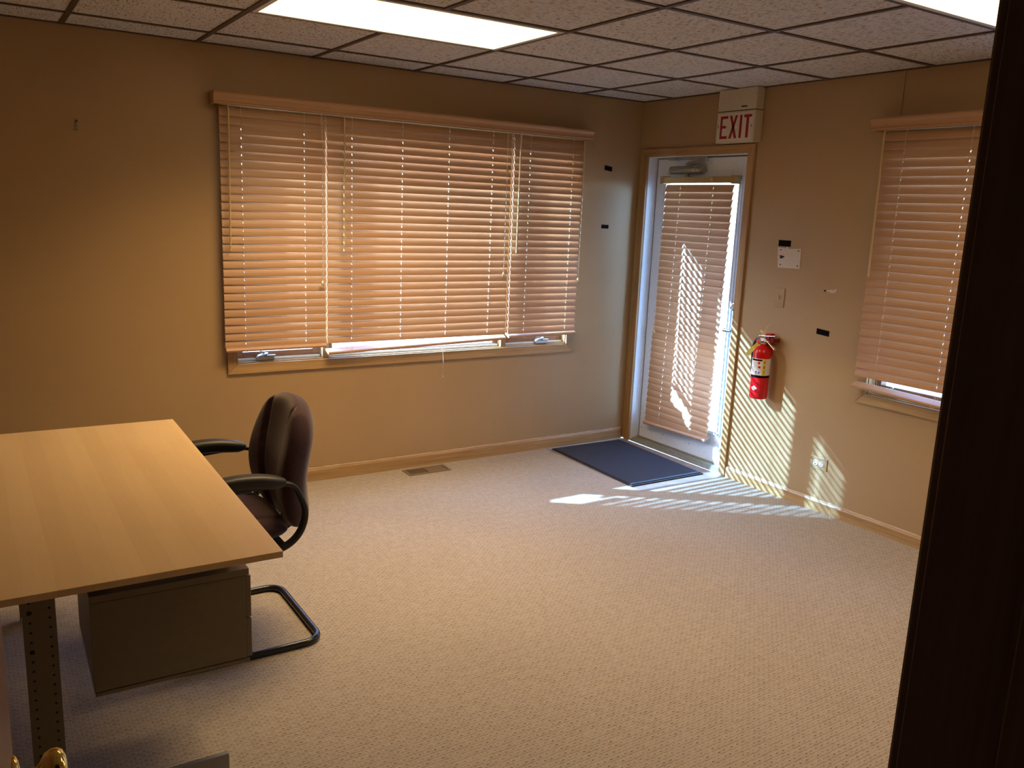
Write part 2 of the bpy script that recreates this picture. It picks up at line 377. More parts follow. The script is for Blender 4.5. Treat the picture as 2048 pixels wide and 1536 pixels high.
# irregular caulk bead on the baseboard tops
def bead(name, pts_fn, n, lab, seg=6):
    random.seed(hash(lab) % 1000 if False else len(lab)); p = []; sc = []; off = 0
    for i in range(n+1):
        off = off*.7 + random.uniform(-1, 1)*.0016
        p.append(pts_fn(i/n, off)); sc.append(random.uniform(.6, 1.25))
    b = B().sweep(p, circ(.0032, .0045, seg), scales=sc); return struct(b.build(name, 'creamb'), lab, 'caulk')
M['creamb'] = plain('caulk', (.62, .50, .36), .6)
bead('trim_2', lambda t, o: Vector((XL+.02+t*(-XL-.04), -.006, .080+o)), 150, 'pale caulk line along the back baseboard')
bead('trim_3', lambda t, o: Vector((-.006, -1.06+t*(YF+1.08), .068+o)), 110, 'pale caulk line along the right baseboard')
# drywall seam / surface wire cover above right window
struct(B().box(-.004, 0, -1.978, -1.966, 2.18, H).build('trim_4', 'paint'), 'thin painted wire cover above the right window', 'trim')

# ------------------------------------------------------------------ windows
def window_unit(name, P3, a0, a1, z0, z1, splits, sg, label, mats):
    """P3(a, d, z): a along the wall, d depth into the wall (+) or into the room (-)."""
    mL, mU, mZ = mats
    root = sroot(name, P3((a0+a1)/2, 0, z0), label, 'window')
    def bx(b, a, A, d, Dd, z, Z):
        p, q = P3(a, d, z), P3(A, Dd, Z); b.box(p[0], q[0], p[1], q[1], p[2], q[2])
    c = B(); cw = .056
    # mitred casing
    for pts in ([(a0-cw, z0-cw), (a1+cw, z0-cw), (a1, z0), (a0, z0)], [(a0-cw, z1+cw), (a0, z1), (a1, z1), (a1+cw, z1+cw)]):
        c.prism([P3(a, 0, z) for a, z in pts], Vector(P3(0, -.016, 0))-Vector(P3(0, 0, 0)))
    for pts in ([(a0-cw, z0-cw), (a0, z0), (a0, z1), (a0-cw, z1+cw)], [(a1, z0), (a1+cw, z0-cw), (a1+cw, z1+cw), (a1, z1)]):
        c.cur = 1; c.prism([P3(a, 0, z) for a, z in pts], Vector(P3(0, -.016, 0))-Vector(P3(0, 0, 0)))
    c.build('casing', [mL, mZ], root, bevel=.0025)
    j = B(); t = .012
    bx(j, a0, a1, 0, T, z0, z0+t*.4); bx(j, a0, a1, 0, T, z1-t, z1); j.cur = 1
    bx(j, a0, a0+t*.4, 0, T, z0, z1); bx(j, a1-t*.4, a1, 0, T, z0, z1)
    j.build('jamb', [mL, mZ], root)
    edges = [a0] + [e for s_ in splits for e in s_] + [a1]
    for s_ in splits:
        b = B(); bx(b, s_[0], s_[1], 0.002, T, z0, z1); b.build('mullion', mZ, root, bevel=.002)
    for i in range(0, len(edges), 2):
        A0, A1 = edges[i]+.005, edges[i+1]-.005; st = .040 if (i == 0 or i == len(edges)-2) else .035
        f_ = B(); za, zb = z0+.006, z1-.014
        bx(f_, A0, A0+st, .05, .10, za, zb); bx(f_, A1-st, A1, .05, .10, za, zb)
        bh = st+.008 if st > .036 else .020; bx(f_, A0+st, A1-st, .05, .10, za, za+bh); bx(f_, A0+st, A1-st, .05, .10, zb-st, zb)
        f_.build('sash', 'sash', root, bevel=.003)
        g_ = B(); bx(g_, A0+st, A1-st, .074, .079, za+.018, zb-st); g_.build('pane', 'glass', root)
        stp = B(); bx(stp, A0, A1, .034, .048, za, za+.014); stp.build('stop', 'white', root, bevel=.002)
    return root
PA = lambda a, d, z: (a, d, z)             # back wall: a = x, depth = +y
PR = lambda a, d, z: (d, a, z)             # right wall: a = y, depth = +x
w1 = window_unit('window_1', PA, *WA, [(-2.336, -2.298), (-1.104, -1.066)], 1, 'wide triple window with oak casing in the back wall', ('oak_x', 'oak_x', 'oak_z'))
w2 = window_unit('window_2', PR, *WR, [], 1, 'single window with oak casing right of the extinguisher', ('oak_y', 'oak_y', 'oak_z'))
for x, nm in ((-2.668, 1), (-.767, 2)):
    b = B(); b.box(x-.05, x+.05, .012, .05, .752, .772); b.obox((x-.015, .018, .782), (.028, -.004, .008), (0, .011, .002), (.001, 0, .004)); b.obox((x+.032, .02, .776), (.026, 0, 0), (0, .013, 0), (0, 0, .004))
    b.tube([(x+.005, .03, .768), (x-.006, .028, .796), (x-.03, .03, .800)], .006); b.build('crank_handle', 'alu', w1, bevel=.002)
b = B(); b.box(.012, .05, -2.06, -2.16, .752, .772); b.cyl((.03, -2.09, .77), (.02, -2.12, .80), .006); b.build('crank_handle', 'alu', w2, bevel=.002)

# ------------------------------------------------------------------ blinds
def slats_mesh(P3, a_of, zs, holes, tilt, wd=.050, th=.0028):
    """each slat a crowned wood strip with routed cord holes; a_of(z) -> (a0, a1)"""
    b = B(); uu = [-.5, -.36, -.11, .11, .36, .5]
    for n_, z in enumerate(zs):
        a0, a1 = a_of(z); tl = tilt + random.uniform(-.012, .012); sag = random.uniform(-.0006, .0006)
        hs = [h(z) if callable(h) else h for h in holes]
        aa = [a0]
        for h in sorted(hs): aa += [h-.0024, h+.0024]
        aa.append(a1); ct, st = math.cos(tl), math.sin(tl)
        def pt(a, u, side):
            cr = .0022*(1-4*u*u); du = u*wd; dn = cr + side*th/2
            if abs(u) == .5: dn = cr + side*th*.25
            # u=-.5 room edge (low), u=+.5 outer edge (high); normal faces room and up
            return P3(a, du*ct - dn*st, z + sag + du*st + dn*ct)
        na, nu = len(aa), len(uu); o = len(b.v)
        vs = [pt(a, u, s_) for s_ in (1, -1) for a in aa for u in uu]
        idx = lambda s_, i, j: (s_*na+i)*nu+j
        solid = lambda i, j: 0 <= i < na-1 and 0 <= j < nu-1 and not (i % 2 == 1 and j == 2)
        fs = []
        for i in range(na-1):
            for j in range(nu-1):
                if not solid(i, j): continue
                fs.append((idx(0, i, j), idx(0, i+1, j), idx(0, i+1, j+1), idx(0, i, j+1)))
                fs.append((idx(1, i, j), idx(1, i, j+1), idx(1, i+1, j+1), idx(1, i+1, j)))
                for (di, dj, p, q) in ((-1, 0, (i, j), (i, j+1)), (1, 0, (i+1, j), (i+1, j+1)), (0, -1, (i, j), (i+1, j)), (0, 1, (i, j+1), (i+1, j+1))):
                    if not solid(i+di, j+dj): fs.append((idx(0, *p), idx(0, *q), idx(1, *q), idx(1, *p)))
        b.add(vs, fs)
    return b
def blind(label, P3, a0, a1, ztop, zbot, tilt, ladders, mat, axis_mat, wand=None, cord=None, rail=None, dc=-.05, nsl=None, group=None,
          shift=lambda z: 0, stray=None, head='tan', hz=None, headspan=None):
    pitch = .0437; n = nsl or int(round((ztop-zbot)/pitch))+1
    zs = [ztop - i*(ztop-zbot)/(n-1) for i in range(n)]
    Pd = lambda a, d, z: P3(a, d+dc, z)
    root = thing('window_blind', Pd((a0+a1)/2, 0, rail[0] if rail else zbot), label, 'blind', group)
    dr = 1 if a1 > a0 else -1
    aof = lambda z: (a0+shift(z), a1+shift(z))
    slats_mesh(Pd, aof, zs, [(lambda z, q=q: q+shift(z)) for q in ladders], tilt).build('slats', mat, root)
    def bx(b, a, A, d, Dd, z, Z): p, q = Pd(a, d, z), Pd(A, Dd, Z); b.box(p[0], q[0], p[1], q[1], p[2], q[2])
    hz0, hz1 = hz or (ztop+.03, ztop+.072); hs = headspan or (a0, a1)
    b = B(); bx(b, hs[0], hs[1], -.022, .026, hz0, hz1); b.build('headrail', head, root, bevel=.003)
    zl, zr = rail or (zbot-.035, zbot-.035)
    s0 = shift(zbot); ct, st = math.cos(tilt*.35), math.sin(tilt*.35); b = B()
    sec = [(-.026, -.007), (-.026, .004), (-.02, .008), (.02, .008), (.026, .004), (.026, -.007)]
    L = [Pd(a0+s0, d*ct-h*st, zl+d*st+h*ct) for d, h in sec]; Rr = [Pd(a1+s0, d*ct-h*st, zr+d*st+h*ct) for d, h in sec]
    k_ = len(sec); b.add(L+Rr, [tuple(range(k_)), tuple(range(k_, 2*k_))[::-1]] + [(i, (i+1) % k_, (i+1) % k_+k_, i+k_) for i in range(k_)])
    b.build('bottom_rail', axis_mat, root, bevel=.001)
    cth, sth = math.cos(tilt), math.sin(tilt)
    for a in ladders:
        s1 = shift(ztop); zr_ = zl + (zr-zl)*(a-a0)/(a1-a0)
        b = B()
        for e in (-1, 1):
            pts = [Pd(a+s1, e*.024*cth, hz0)] + [Pd(a+shift(z), e*(.0255*cth)-.0*sth, z+e*.0255*sth) for z in zs] + [Pd(a+s0, e*.020, zr_)]
            b.tube(pts, .0007, 5)
        for z in zs: b.tube([Pd(a+shift(z), -.0255*cth, z-.0255*sth), Pd(a+shift(z), .0255*cth, z+.0255*sth)], .0006, 4)
        b.tube([Pd(a+s1+.001, 0, hz0), Pd(a+s0+.001, 0, zr_)], .0009, 5)
        b.tube([Pd(a+s0-.012, -.022, zr_-.006), Pd(a+s0-.008, -.026, zr_-.018), Pd(a+s0+.006, -.026, zr_-.016), Pd(a+s0+.010, -.02, zr_-.004)], .0010, 5)
        b.build('ladder_cord', 'cord', root)
    if wand:
        a, zt, zb_, a2 = wand; b = B(); b.cyl(Pd(a, -.034, zt-.012), Pd(a2, -.036, zb_), .0048, 10); b.lathe(Pd(a2, -.036, zb_-.008), (0, 0, 1), [(.002, 0), (.006, .003), (.006, .012), (.004, .016)], 10)
        b.cyl(Pd(a, -.028, zt), Pd(a, -.034, zt-.014), .0035, 8)
        b.build('tilt_wand', 'wand', root)
    if cord:
        a, zt, zb_, a2, eq = cord; b = B(); b.tube([Pd(a-.003, -.032, zt), Pd(a2-.001, -.036, eq)], .0011, 5); b.tube([Pd(a+.003, -.032, zt), Pd(a2+.001, -.036, eq)], .0011, 5)
        b.tube([Pd(a2, -.036, eq), Pd(a2, -.038, zb_)], .0015, 5); b.build('lift_cord', 'cord', root)
        b = B().lathe(Pd(a2, -.036, eq-.014), (0, 0, 1), [(.004, 0), (.0055, .004), (.0055, .022), (.003, .026)], 10); b.build('cord_clip', 'wand', root)
        b = B().lathe(Pd(a2, -.038, zb_-.028), (0, 0, 1), [(.004, 0), (.010, .004), (.0105, .012), (.006, .022), (.003, .030)], 14); b.build('tassel', 'wand', root)
    if stray:
        a, z0_, z1_ = stray; b = B(); b.tube([Pd(a, -.027, z0_+.012), Pd(a-.002, -.03, z0_), Pd(a+.006, -.031, (z0_+z1_)/2), Pd(a+.004, -.030, z1_)], .0010, 5)
        b.lathe(Pd(a, -.029, z0_-.004), (0, 0, 1), [(.002, 0), (.006, .004), (.006, .008), (.002, .012)], 8)
        b.lathe(Pd(a+.004, -.030, z1_-.012), (0, 0, 1), [(.001, 0), (.004, .004), (.003, .010), (.001, .014)], 8); b.build('loose_cord', 'cord', root)
    return root
TI = math.radians(67)
T1 = math.radians(73)
GB = 'wooden slat blinds of the triple window'
blind('left wooden slat blind of the triple window, nearest the desk', PA, -2.905, -2.338, 2.083, .862, T1, [-2.793, -2.453], 'slat_x', 'slat_x',
      wand=(-2.865, 2.11, 1.375, -2.872), cord=(-2.368, 2.12, 1.205, -2.363, 1.95), rail=(.838, .838), group=GB)
blind('wide middle wooden slat blind glowing with sunlight', PA, -2.328, -1.112, 2.083, .862, TI, [-2.178, -1.864, -1.556, -1.248], 'slat_x', 'slat_x',
      wand=(-2.235, 2.11, 1.375, -2.235), cord=(-1.16, 2.12, 1.245, -1.160, 1.88), rail=(.792, .822), stray=(-1.582, .768, .60), group=GB)
blind('narrow right wooden slat blind of the triple window, nearest the corner', PA, -1.090, -.540, 2.083, .862, TI, [-.967, -.629], 'slat_x', 'slat_x',
      wand=(-1.062, 2.11, 1.375, -1.066), cord=(-.562, 2.12, 1.205, -.560, 1.88), rail=(.830, .832), group=GB)
PRm = PR
blind('wooden slat blind on the single window of the right wall', PR, -2.514, -1.935, 2.083, .862-.0, T1, [-2.399, -2.058], 'slat_y', 'slat_y',
      wand=(-1.956, 2.11, 1.38, -1.964), cord=(-2.472, 2.12, 1.27, -2.467, 1.93), rail=(.775, .792))
# valances with crown profile
def valance(label, P3, a0, a1, mat):
    prof = [(-.060+.05, 2.175), (-.100, 2.175), (-.104, 2.168), (-.102, 2.160), (-.092, 2.150), (-.089, 2.138), (-.089, 2.126), (-.093, 2.122), (-.090, 2.117), (-.092, 2.111), (-.080, 2.111), (-.080, 2.165), (-.010, 2.165)]
    root = thing('window_valance', P3((a0+a1)/2, 0, 2.11), label, 'valance')
    b = B(); b.prism([P3(a0, d, z) for d, z in prof[1:-1]], Vector(P3(a1, 0, 0))-Vector(P3(a0, 0, 0))); b.build('face_board', mat, root)
    for e, s_ in ((a0, 1), (a1, -1)):
        b = B(); q = [(-.0, 2.111), (-.0, 2.175), (-.100, 2.175), (-.104, 2.168), (-.102, 2.160), (-.092, 2.150), (-.089, 2.138), (-.089, 2.126), (-.093, 2.122), (-.090, 2.117), (-.092, 2.111)]
        b.prism([P3(e, d, z) for d, z in q], Vector(P3(.010*s_ if False else -.010*s_, 0, 0))-Vector(P3(0, 0, 0))); b.build('return_board', mat, root, bevel=.001)
    b = B(); p, q = P3(a0, -.082, 2.166), P3(a1, 0, 2.172); b.box(p[0], q[0], p[1], q[1], p[2], q[2]); b.build('top_board', mat, root)
    return root
valance('long wooden valance over the triple window blinds', PA, -2.930, -.507, 'val_x')
valance('short wooden valance over the right wall blind', PR, -2.555, -1.885, 'val_y')

# ------------------------------------------------------------------ outside door
d1 = sroot('door_1', (0, -.54, 0), 'white glazed outside door with oak casing', 'door')
c = B(); cw = .053
for pts in ([(-.997, 0), (-.997, 2.036), (-.997-cw, 2.036+cw), (-.997-cw, 0)], [(-.090, 0), (-.090+cw, 0), (-.090+cw, 2.036+cw), (-.090, 2.036)]):
    c.prism([(0, y, z) for y, z in pts], (-.018, 0, 0))
c.cur = 1; c.prism([(0, -.997, 2.036), (0, -.090, 2.036), (0, -.090+cw, 2.036+cw), (0, -.997-cw, 2.036+cw)], (-.018, 0, 0))
c.build('casing', ['oak_z', 'oak_y'], d1, bevel=.003)
j = B(); j.box(.0, T, -.078, -.094, 0, 2.045); j.box(0, T, -1.005, -.993, 0, 2.045); j.box(0, T, -1.0, -.08, 2.032, 2.045); j.build('jamb', 'white', d1)
# weather strip gap
b = B(); b.box(.095, .11, -.094, -.106, .02, 2.03); b.box(.095, .11, -.993, -.985, .02, 2.03); b.box(.095, .11, -.99, -.1, 2.02, 2.032); b.build('weather_strip', 'dark', d1)
SX = .077
B().box(SX+.006, SX+.03, -.094, -.104, .03, 2.03).build('door_gap_shade', 'dark', d1)  # dark strip painted in as the shade of the gap between slab and jamb
sl_ = B(); y0, y1, gy0, gy1, gz0, gz1 = -.991, -.1035, -.885, -.205, .235, 1.885
sl_.box(SX, SX+.044, y0, gy0, .032, 2.026); sl_.box(SX, SX+.044, gy1, y1, .032, 2.026); sl_.box(SX, SX+.044, gy0, gy1, .032, gz0); sl_.box(SX, SX+.044, gy0, gy1, gz1, 2.026)
slab = sl_.build('slab', 'white', d1, bevel=.001)
gl = B().box(SX+.018, SX+.024, gy0, gy1, gz0, gz1); gl.build('pane', 'glass', d1)
mo = B()
for w_, d_, o_ in ((.030, .010, 0), (.012, .016, .016)):
    mo.box(SX-d_, SX, gy0-.014+o_, gy0-.014+o_+w_*.5, gz0-.012, gz1+.012); mo.box(SX-d_, SX, gy1+.014-o_, gy1+.014-o_-w_*.5, gz0-.012, gz1+.012)
    mo.box(SX-d_, SX, gy0-.012, gy1+.012, gz0-.014+o_, gz0-.014+o_+w_*.5); mo.box(SX-d_, SX, gy0-.012, gy1+.012, gz1+.014-o_, gz1+.014-o_-w_*.5)
mo.build('glazing_frame', 'white', d1, bevel=.002)
sc = B()
for y in (-.13, -.36, -.62, -.86): sc.cyl((SX-.002, y, .10 if y > -.8 else .17), (SX, y, .10 if y > -.8 else .17), .0045, 10)
sc.build('kick_screw', 'steelg', d1)
th = B(); th.prism([(-.004, -.996, 0), (-.004, -.996, .006), (.03, -.996, .022), (.12, -.996, .028), (.16, -.996, .028), (.16, -.996, 0)], (0, .905, 0)); th.box(.066, .078, -.993, -.094, .024, .034)
th.build('threshold', 'thresh', d1, bevel=.001)
# lever handle and deadbolt
ro = B().lathe((SX, -.935, .935), (-1, 0, 0), [(.032, 0), (.032, .006), (.026, .010), (.012, .012), (.012, .035)], 24)
ro.sweep([(SX-.040, -.940, .935), (SX-.044, -.915, .936), (SX-.044, -.885, .936)], circ(.011, .013, 14)); ro.build('lever_handle', 'chrome', d1)
ro = B().lathe((SX, -.928, 1.09), (-1, 0, 0), [(.031, 0), (.031, .010), (.024, .016), (.010, .017)], 24); ro.obox((SX-.026, -.928, 1.09), (.010, 0, 0), (0, .004, .003), (0, -.010, .014)); ro.build('deadbolt', 'chrome', d1)
# hydraulic closer
cl = B().cyl((SX-.030, -.275, 1.948), (SX-.030, -.490, 1.950), .0265, 22); cl.build('closer_body', 'closer', d1)
cl = B(); cl.cyl((SX-.030, -.490, 1.950), (SX-.030, -.562, 1.951), .027, 22); cl.cyl((SX-.030, -.562, 1.951), (SX-.030, -.578, 1.951), .022, 22)
cl.cur = 1
for a, q in ((-.505, .3), (-.525, -.2), (-.545, .25)): cl.cyl((SX-.030-.0268, a, 1.951+q*.03), (SX-.030-.0285, a, 1.951+q*.03), .003, 8)
cl.build('closer_end', ['alu', 'dark'], d1)
cl = B(); cl.box(SX-.012, SX, -.30, -.53, 1.93, 1.97); cl.cyl((SX-.03, -.425, 1.91), (SX-.03, -.425, 1.992), .013, 16); cl.cyl((SX-.03, -.425, 1.90), (SX-.03, -.425, 1.912), .016, 16)
cl.build('closer_pivot', 'closer', d1, bevel=.001)
cl = B(); cl.sweep([(SX-.03, -.425, 1.990), (SX-.045, -.53, 2.000), (SX-.06, -.622, 2.010)], rrect(.003, .009, .0025)); cl.cyl((SX-.06, -.622, 1.998), (SX-.06, -.622, 2.024), .010, 14)
cl.sweep([(SX-.06, -.622, 2.018), (SX-.045, -.45, 2.020), (SX-.03, -.30, 2.020)], rrect(.003, .008, .0025)); cl.box(SX-.045, SX-.005, -.25, -.32, 2.012, 2.032)
cl.build('closer_arm', 'alu', d1, bevel=.001)

dblind = blind('wooden slat blind hanging on the glazed outside door, crossed by sun stripes', PR, -.862, -.245, 1.828, .205, math.radians(73), [-.690, -.388], 'slat_y', 'slat_y',
      cord=(-.276, 1.85, .855, -.268, 1.79), rail=(.188, .172), dc=.036, shift=lambda z: (1.828-z)*.020 + (.006 if z < .84 else 0), head='tan', hz=(1.862, 1.902), headspan=(-.878, -.212), nsl=36)
b = B(); b.lathe((.014, -.70, 1.883), (-1, 0, 0), [(.004, 0), (.010, .004), (.011, .012), (.006, .018)], 14); b.build('knob', 'wand', dblind)
for y in (-.872, -.225):
    b = B(); b.box(.008, SX, y-.016, y+.016, 1.856, 1.908); b.build('rail_bracket', 'tan', dblind, bevel=.002)

# ------------------------------------------------------------------ exit sign
ex = thing('exit_sign', (-.035, -.925, 2.095), 'cream exit sign box with red letters above the outside door', 'exit sign')
b = B().box(-.070, -.001, -1.077, -.773, 2.096, 2.279); b.build('sign_box', 'cream', ex, bevel=.003)
b = B().box(-.066, -.001, -1.075, -.770, 2.284, H+.001); b.build('battery_box', 'cream', ex, bevel=.003)
b = B().box(-.0715, -.069, -1.062, -.783, 2.104, 2.270); b.build('face_plate', 'creamw', ex, bevel=.001)
def letter(b, polys, yo, zo, sy, sz, x=-.0715, d=.0012):
    for p in polys: b.prism([(x, yo-u*sy, zo+v*sz) for u, v in p], (-d, 0, 0))
Lr = {'E': [[(0, 0), (.27, 0), (.27, 1), (0, 1)], [(.27, 0), (1, 0), (1, .12), (.27, .12)], [(.27, .46), (.78, .46), (.78, .57), (.27, .57)], [(.27, .88), (1, .88), (1, 1), (.27, 1)]],
      'X': [[(0, 0), (.28, 0), (1, 1), (.72, 1)], [(.72, 0), (1, 0), (.28, 1), (0, 1)]],
      'I': [[(0, 0), (1, 0), (1, 1), (0, 1)]],
      'T': [[(.34, 0), (.66, 0), (.66, .88), (.34, .88)], [(0, .88), (1, .88), (1, 1), (0, 1)]]}
for ch, yo, sy in (('E', -.806, .060), ('X', -.880, .064), ('I', -.962, .018), ('T', -.994, .060)):
    b = B(); letter(b, Lr[ch], yo, 2.120, sy, .134)
    o = b.build('letter', 'red', ex)
for q in ((-.0725, -.071, -.788, -.792, 2.185, 2.205), (-.0725, -.071, -1.053, -1.057, 2.180, 2.195), (-.0672, -.0655, -.960, -1.005, 2.300, 2.307)): B().box(*q).build('slot_mark', 'dark', ex)

# ------------------------------------------------------------------ fire extinguisher
EX, EY = -.078, -1.313
fe = thing('fire_extinguisher', (EX, EY, .585), 'red fire extinguisher hung on the wall beside the outside door', 'fire extinguisher')
b = B().lathe((EX, EY, .585), (0, 0, 1), [(.046, 0), (.051, .004), (.053, .010), (.053, .270), (.050, .288), (.041, .305), (.028, .317), (.018, .322), (.016, .335)], 40); b.build('tank', 'exred', fe)
b = B().lathe((EX, EY, .716), (0, 0, 1), [(.0534, 0), (.0534, .014)], 40); b.build('band', 'black', fe)
def arc_patch(a0, a1, z0, z1, r=.0535, n=14, th=.0006):
    b = B(); vs = []; a0, a1 = math.radians(a0), math.radians(a1)
    for i in range(n+1):
        a = a0+(a1-a0)*i/n
        for rr in (r, r+th):
            for z in (z0, z1): vs.append((EX+rr*math.cos(a), EY+rr*math.sin(a), z))
    fs = []
    for i in range(n): o = i*4; fs += [(o+2, o+6, o+7, o+3), (o, o+4, o+5, o+1), (o+1, o+5, o+7, o+3), (o, o+4, o+6, o+2)]
    fs += [(0, 1, 3, 2), (n*4, n*4+1, n*4+3, n*4+2)]
    return b.add(vs, fs, True)
lb = arc_patch(120, 300, .732, .832, n=30).build('label', 'label', fe)
arc_patch(231, 252, .733, .831, .0541).build('yellow_strip', 'lyellow', lb)
arc_patch(150, 226, .818, .828, .0541).build('title_bar', 'black', lb)
for a, z in ((200, .800), (204, .775)):
    arc_patch(a, a+14, z, z+.012, .0541, 4).build('red_mark', 'exred', lb)
for a, z in ((188, .745), (205, .742)): arc_patch(a, a+10, z, z+.012, .0541, 4).build('blue_mark', 'blue', lb)
def curved_strokes(strokes, ac, zc, s_, name, mt):
    b = B()
    for (u0, v0, u1, v1) in strokes:
        L = math.hypot(u1-u0, v1-v0); n_ = Vector((-(v1-v0), u1-u0))/L*.13
        pts = [(u0+n_.x, v0+n_.y), (u1+n_.x, v1+n_.y), (u1-n_.x, v1-n_.y), (u0-n_.x, v0-n_.y)]
        def P_(u, v, r): a = math.radians(ac) - (-u*s_)/.054; return (EX+r*math.cos(a), EY+r*math.sin(a), zc+v*s_)
        vs = [P_(u, v, .0549) for u, v in pts] + [P_(u, v, .0546) for u, v in pts]
        b.add(vs, [(0, 1, 2, 3), (4, 5, 6, 7), (0, 1, 5, 4), (1, 2, 6, 5), (2, 3, 7, 6), (3, 0, 4, 7)])
    b.build(name, mt, lb)
curved_strokes([(-.5, -1, 0, 1), (.5, -1, 0, 1), (-.3, -.2, .3, -.2)], 241.5, .812, .008, 'letter_mark', 'black')
curved_strokes([(-.4, -1, -.4, 1), (-.4, 1, .4, .7), (.4, .7, -.4, 0), (-.4, 0, .45, -.4), (.45, -.4, -.4, -1)], 241.5, .782, .008, 'letter_mark', 'black')
curved_strokes([(.4, .8, -.2, .9), (-.2, .9, -.5, 0), (-.5, 0, -.2, -.9), (-.2, -.9, .4, -.8)], 241.5, .752, .008, 'letter_mark', 'black')
dm = B(); A = [math.radians(a) for a in (168, 188, 208)]
q = [(EX+.0542*math.cos(A[0]), EY+.0542*math.sin(A[0]), .652), (EX+.0545*math.cos(A[1]), EY+.0545*math.sin(A[1]), .636), (EX+.0542*math.cos(A[2]), EY+.0542*math.sin(A[2]), .652), (EX+.0545*math.cos(A[1]), EY+.0545*math.sin(A[1]), .668)]
dm.prism(q, (-.0006, 0, 0)); dm.build('diamond_sticker', 'label', fe)
b = B(); b.lathe((EX, EY, .915), (0, 0, 1), [(.017, 0), (.019, .004), (.017, .022), (.012, .030)], 20); b.box(EX-.012, EX+.012, EY-.030, EY+.018, .930, .950); b.build('valve', 'chrome', fe, bevel=.002)
b = B().sweep([(EX, EY+.030, .962), (EX, EY+.010, .966), (EX, EY-.030, .967), (EX, EY-.088, .974)], rrect(.010, .003, .003), upv=(0, 0, 1)); b.build('top_lever', 'chrome', fe)
b = B().sweep([(EX, EY-.018, .945), (EX, EY-.045, .928), (EX, EY-.092, .894)], rrect(.011, .0035, .003), upv=(0, 0, 1)); b.lathe((EX, EY-.092, .889), (0, 0, 1), [(.004, 0), (.009, .003), (.009, .008), (.004, .011)], 10); b.build('bottom_lever', 'chrome', fe)
b = B().lathe((EX-.010, EY+.018, .930), (-1, 0, 0), [(.016, 0), (.018, .003), (.018, .012), (.015, .016)], 24); g_ = b.build('gauge', 'chrome', fe)
B().lathe((EX-.0265, EY+.018, .930), (-1, 0, 0), [(.013, 0), (.013, .001)], 20).build('gauge_face', 'exred', g_)
B().tube(fillet([(EX, EY+.016, .940), (EX-.004, EY+.045, .942), (EX-.006, EY+.068, .90), (EX-.004, EY+.066, .80), (EX-.002, EY+.062, .73)], .04, 8), .0085, 14).build('hose', 'hose', fe)
B().tube([(EX+.002*math.cos(t), EY+.002+.009*math.cos(t), .976+.010*math.sin(t)) for t in [i*2*PI/12 for i in range(12)]], .0014, 6, closed=True, upv=(1, 0, 0)).build('safety_pin', 'chrome', fe)
tg = B(); tg.sweep([(EX-.020, EY+.012, .920), (EX-.036, EY+.035, .890), (EX-.040, EY+.062, .862), (EX-.038, EY+.082, .838)], rrect(.013, .0008, .0006), upv=(-.75, -.65, .1), smooth=False)
tg.build('inspection_tag', 'yellow', fe)
tg = B(); tg.sweep([(EX, EY+.004, .980), (EX-.004, EY+.016, .988), (EX-.002, EY+.030, .992)], rrect(.006, .0008, .0006), upv=(-.75, -.65, .1), smooth=False); tg.tube([(EX, EY+.002, .982), (EX+.004, EY-.008, 1.010), (EX+.01, EY-.014, 1.026), (EX+.01, EY-.022, 1.034)], .0010, 5); tg.build('pull_tie', 'lyellow', fe)
B().box(EX+.030, -.001, EY-.014, EY+.014, .84, .975).build('bracket', 'exred', fe)
b = B(); b.box(EX+.012, -.004, EY-.062, EY-.040, .928, .952); b.build('bracket_hook', 'exdark', fe, bevel=.002)

# ------------------------------------------------------------------ small things on the walls
def patch_x(name, y0, y1, z0, z1, mat, label, cat, group=None, tilt=0, th=.0012, x=0):
    yc, zc = (y0+y1)/2, (z0+z1)/2; ct, st = math.cos(tilt), math.sin(tilt); hy, hz = abs(y1-y0)/2, (z1-z0)/2
    b = B().obox((x-th/2-.0002, yc, zc), (th/2, 0, 0), (0, -hy*ct, -hy*st), (0, -hz*st if False else hz*st*0, hz))
    return tag(b.build(name, mat), label, cat, group)
GT = 'black tape scraps stuck on the walls'
patch_x('tape_strip', -1.376, -1.287, 1.494, 1.530, 'black', 'black tape strip just above the white patch with a hole', 'tape', GT)
patch_x('tape_strip', -1.706, -1.620, 1.015, 1.047, 'black', 'black tape strip right of the fire extinguisher, below the torn bit', 'tape', GT, tilt=.07)
def patch_y(name, x0, x1, z0, z1, mat, label, cat, group=None, tilt=0):
    xc, zc = (x0+x1)/2, (z0+z1)/2; hx, hz = (x1-x0)/2, (z1-z0)/2
    b = B().obox((xc, -.0008, zc), (hx*math.cos(tilt), 0, hx*math.sin(tilt)), (0, .0006, 0), (0, 0, hz)); return tag(b.build(name, mat), label, cat, group)
patch_y('tape_strip', -.318, -.252, 1.930, 1.962, 'black', 'black tape strip higher of two between triple window and corner', 'tape', GT, tilt=-.12)
patch_y('tape_strip', -.316, -.252, 1.539, 1.565, 'black', 'black tape strip lower of two between triple window and corner', 'tape', GT, tilt=-.02)
wp = thing('wall_patch', (0, -1.372, 1.37), 'off-white square patch with four screws and a punched hole', 'wall patch')
b = B(); pts = [(-1.287, 1.487), (-1.345, 1.484), (-1.352, 1.493), (-1.364, 1.492), (-1.368, 1.482), (-1.456, 1.488), (-1.458, 1.372), (-1.30, 1.368)]
b.prism([(-.0005, y, z) for y, z in pts], (-.003, 0, 0)); b.build('plate', 'paperw', wp)
for y, z in ((-1.311, 1.474), (-1.438, 1.474), (-1.317, 1.388), (-1.441, 1.388)): B().cyl((-.003, y, z), (-.0048, y, z), .0042, 10).build('screw', 'dark', wp)
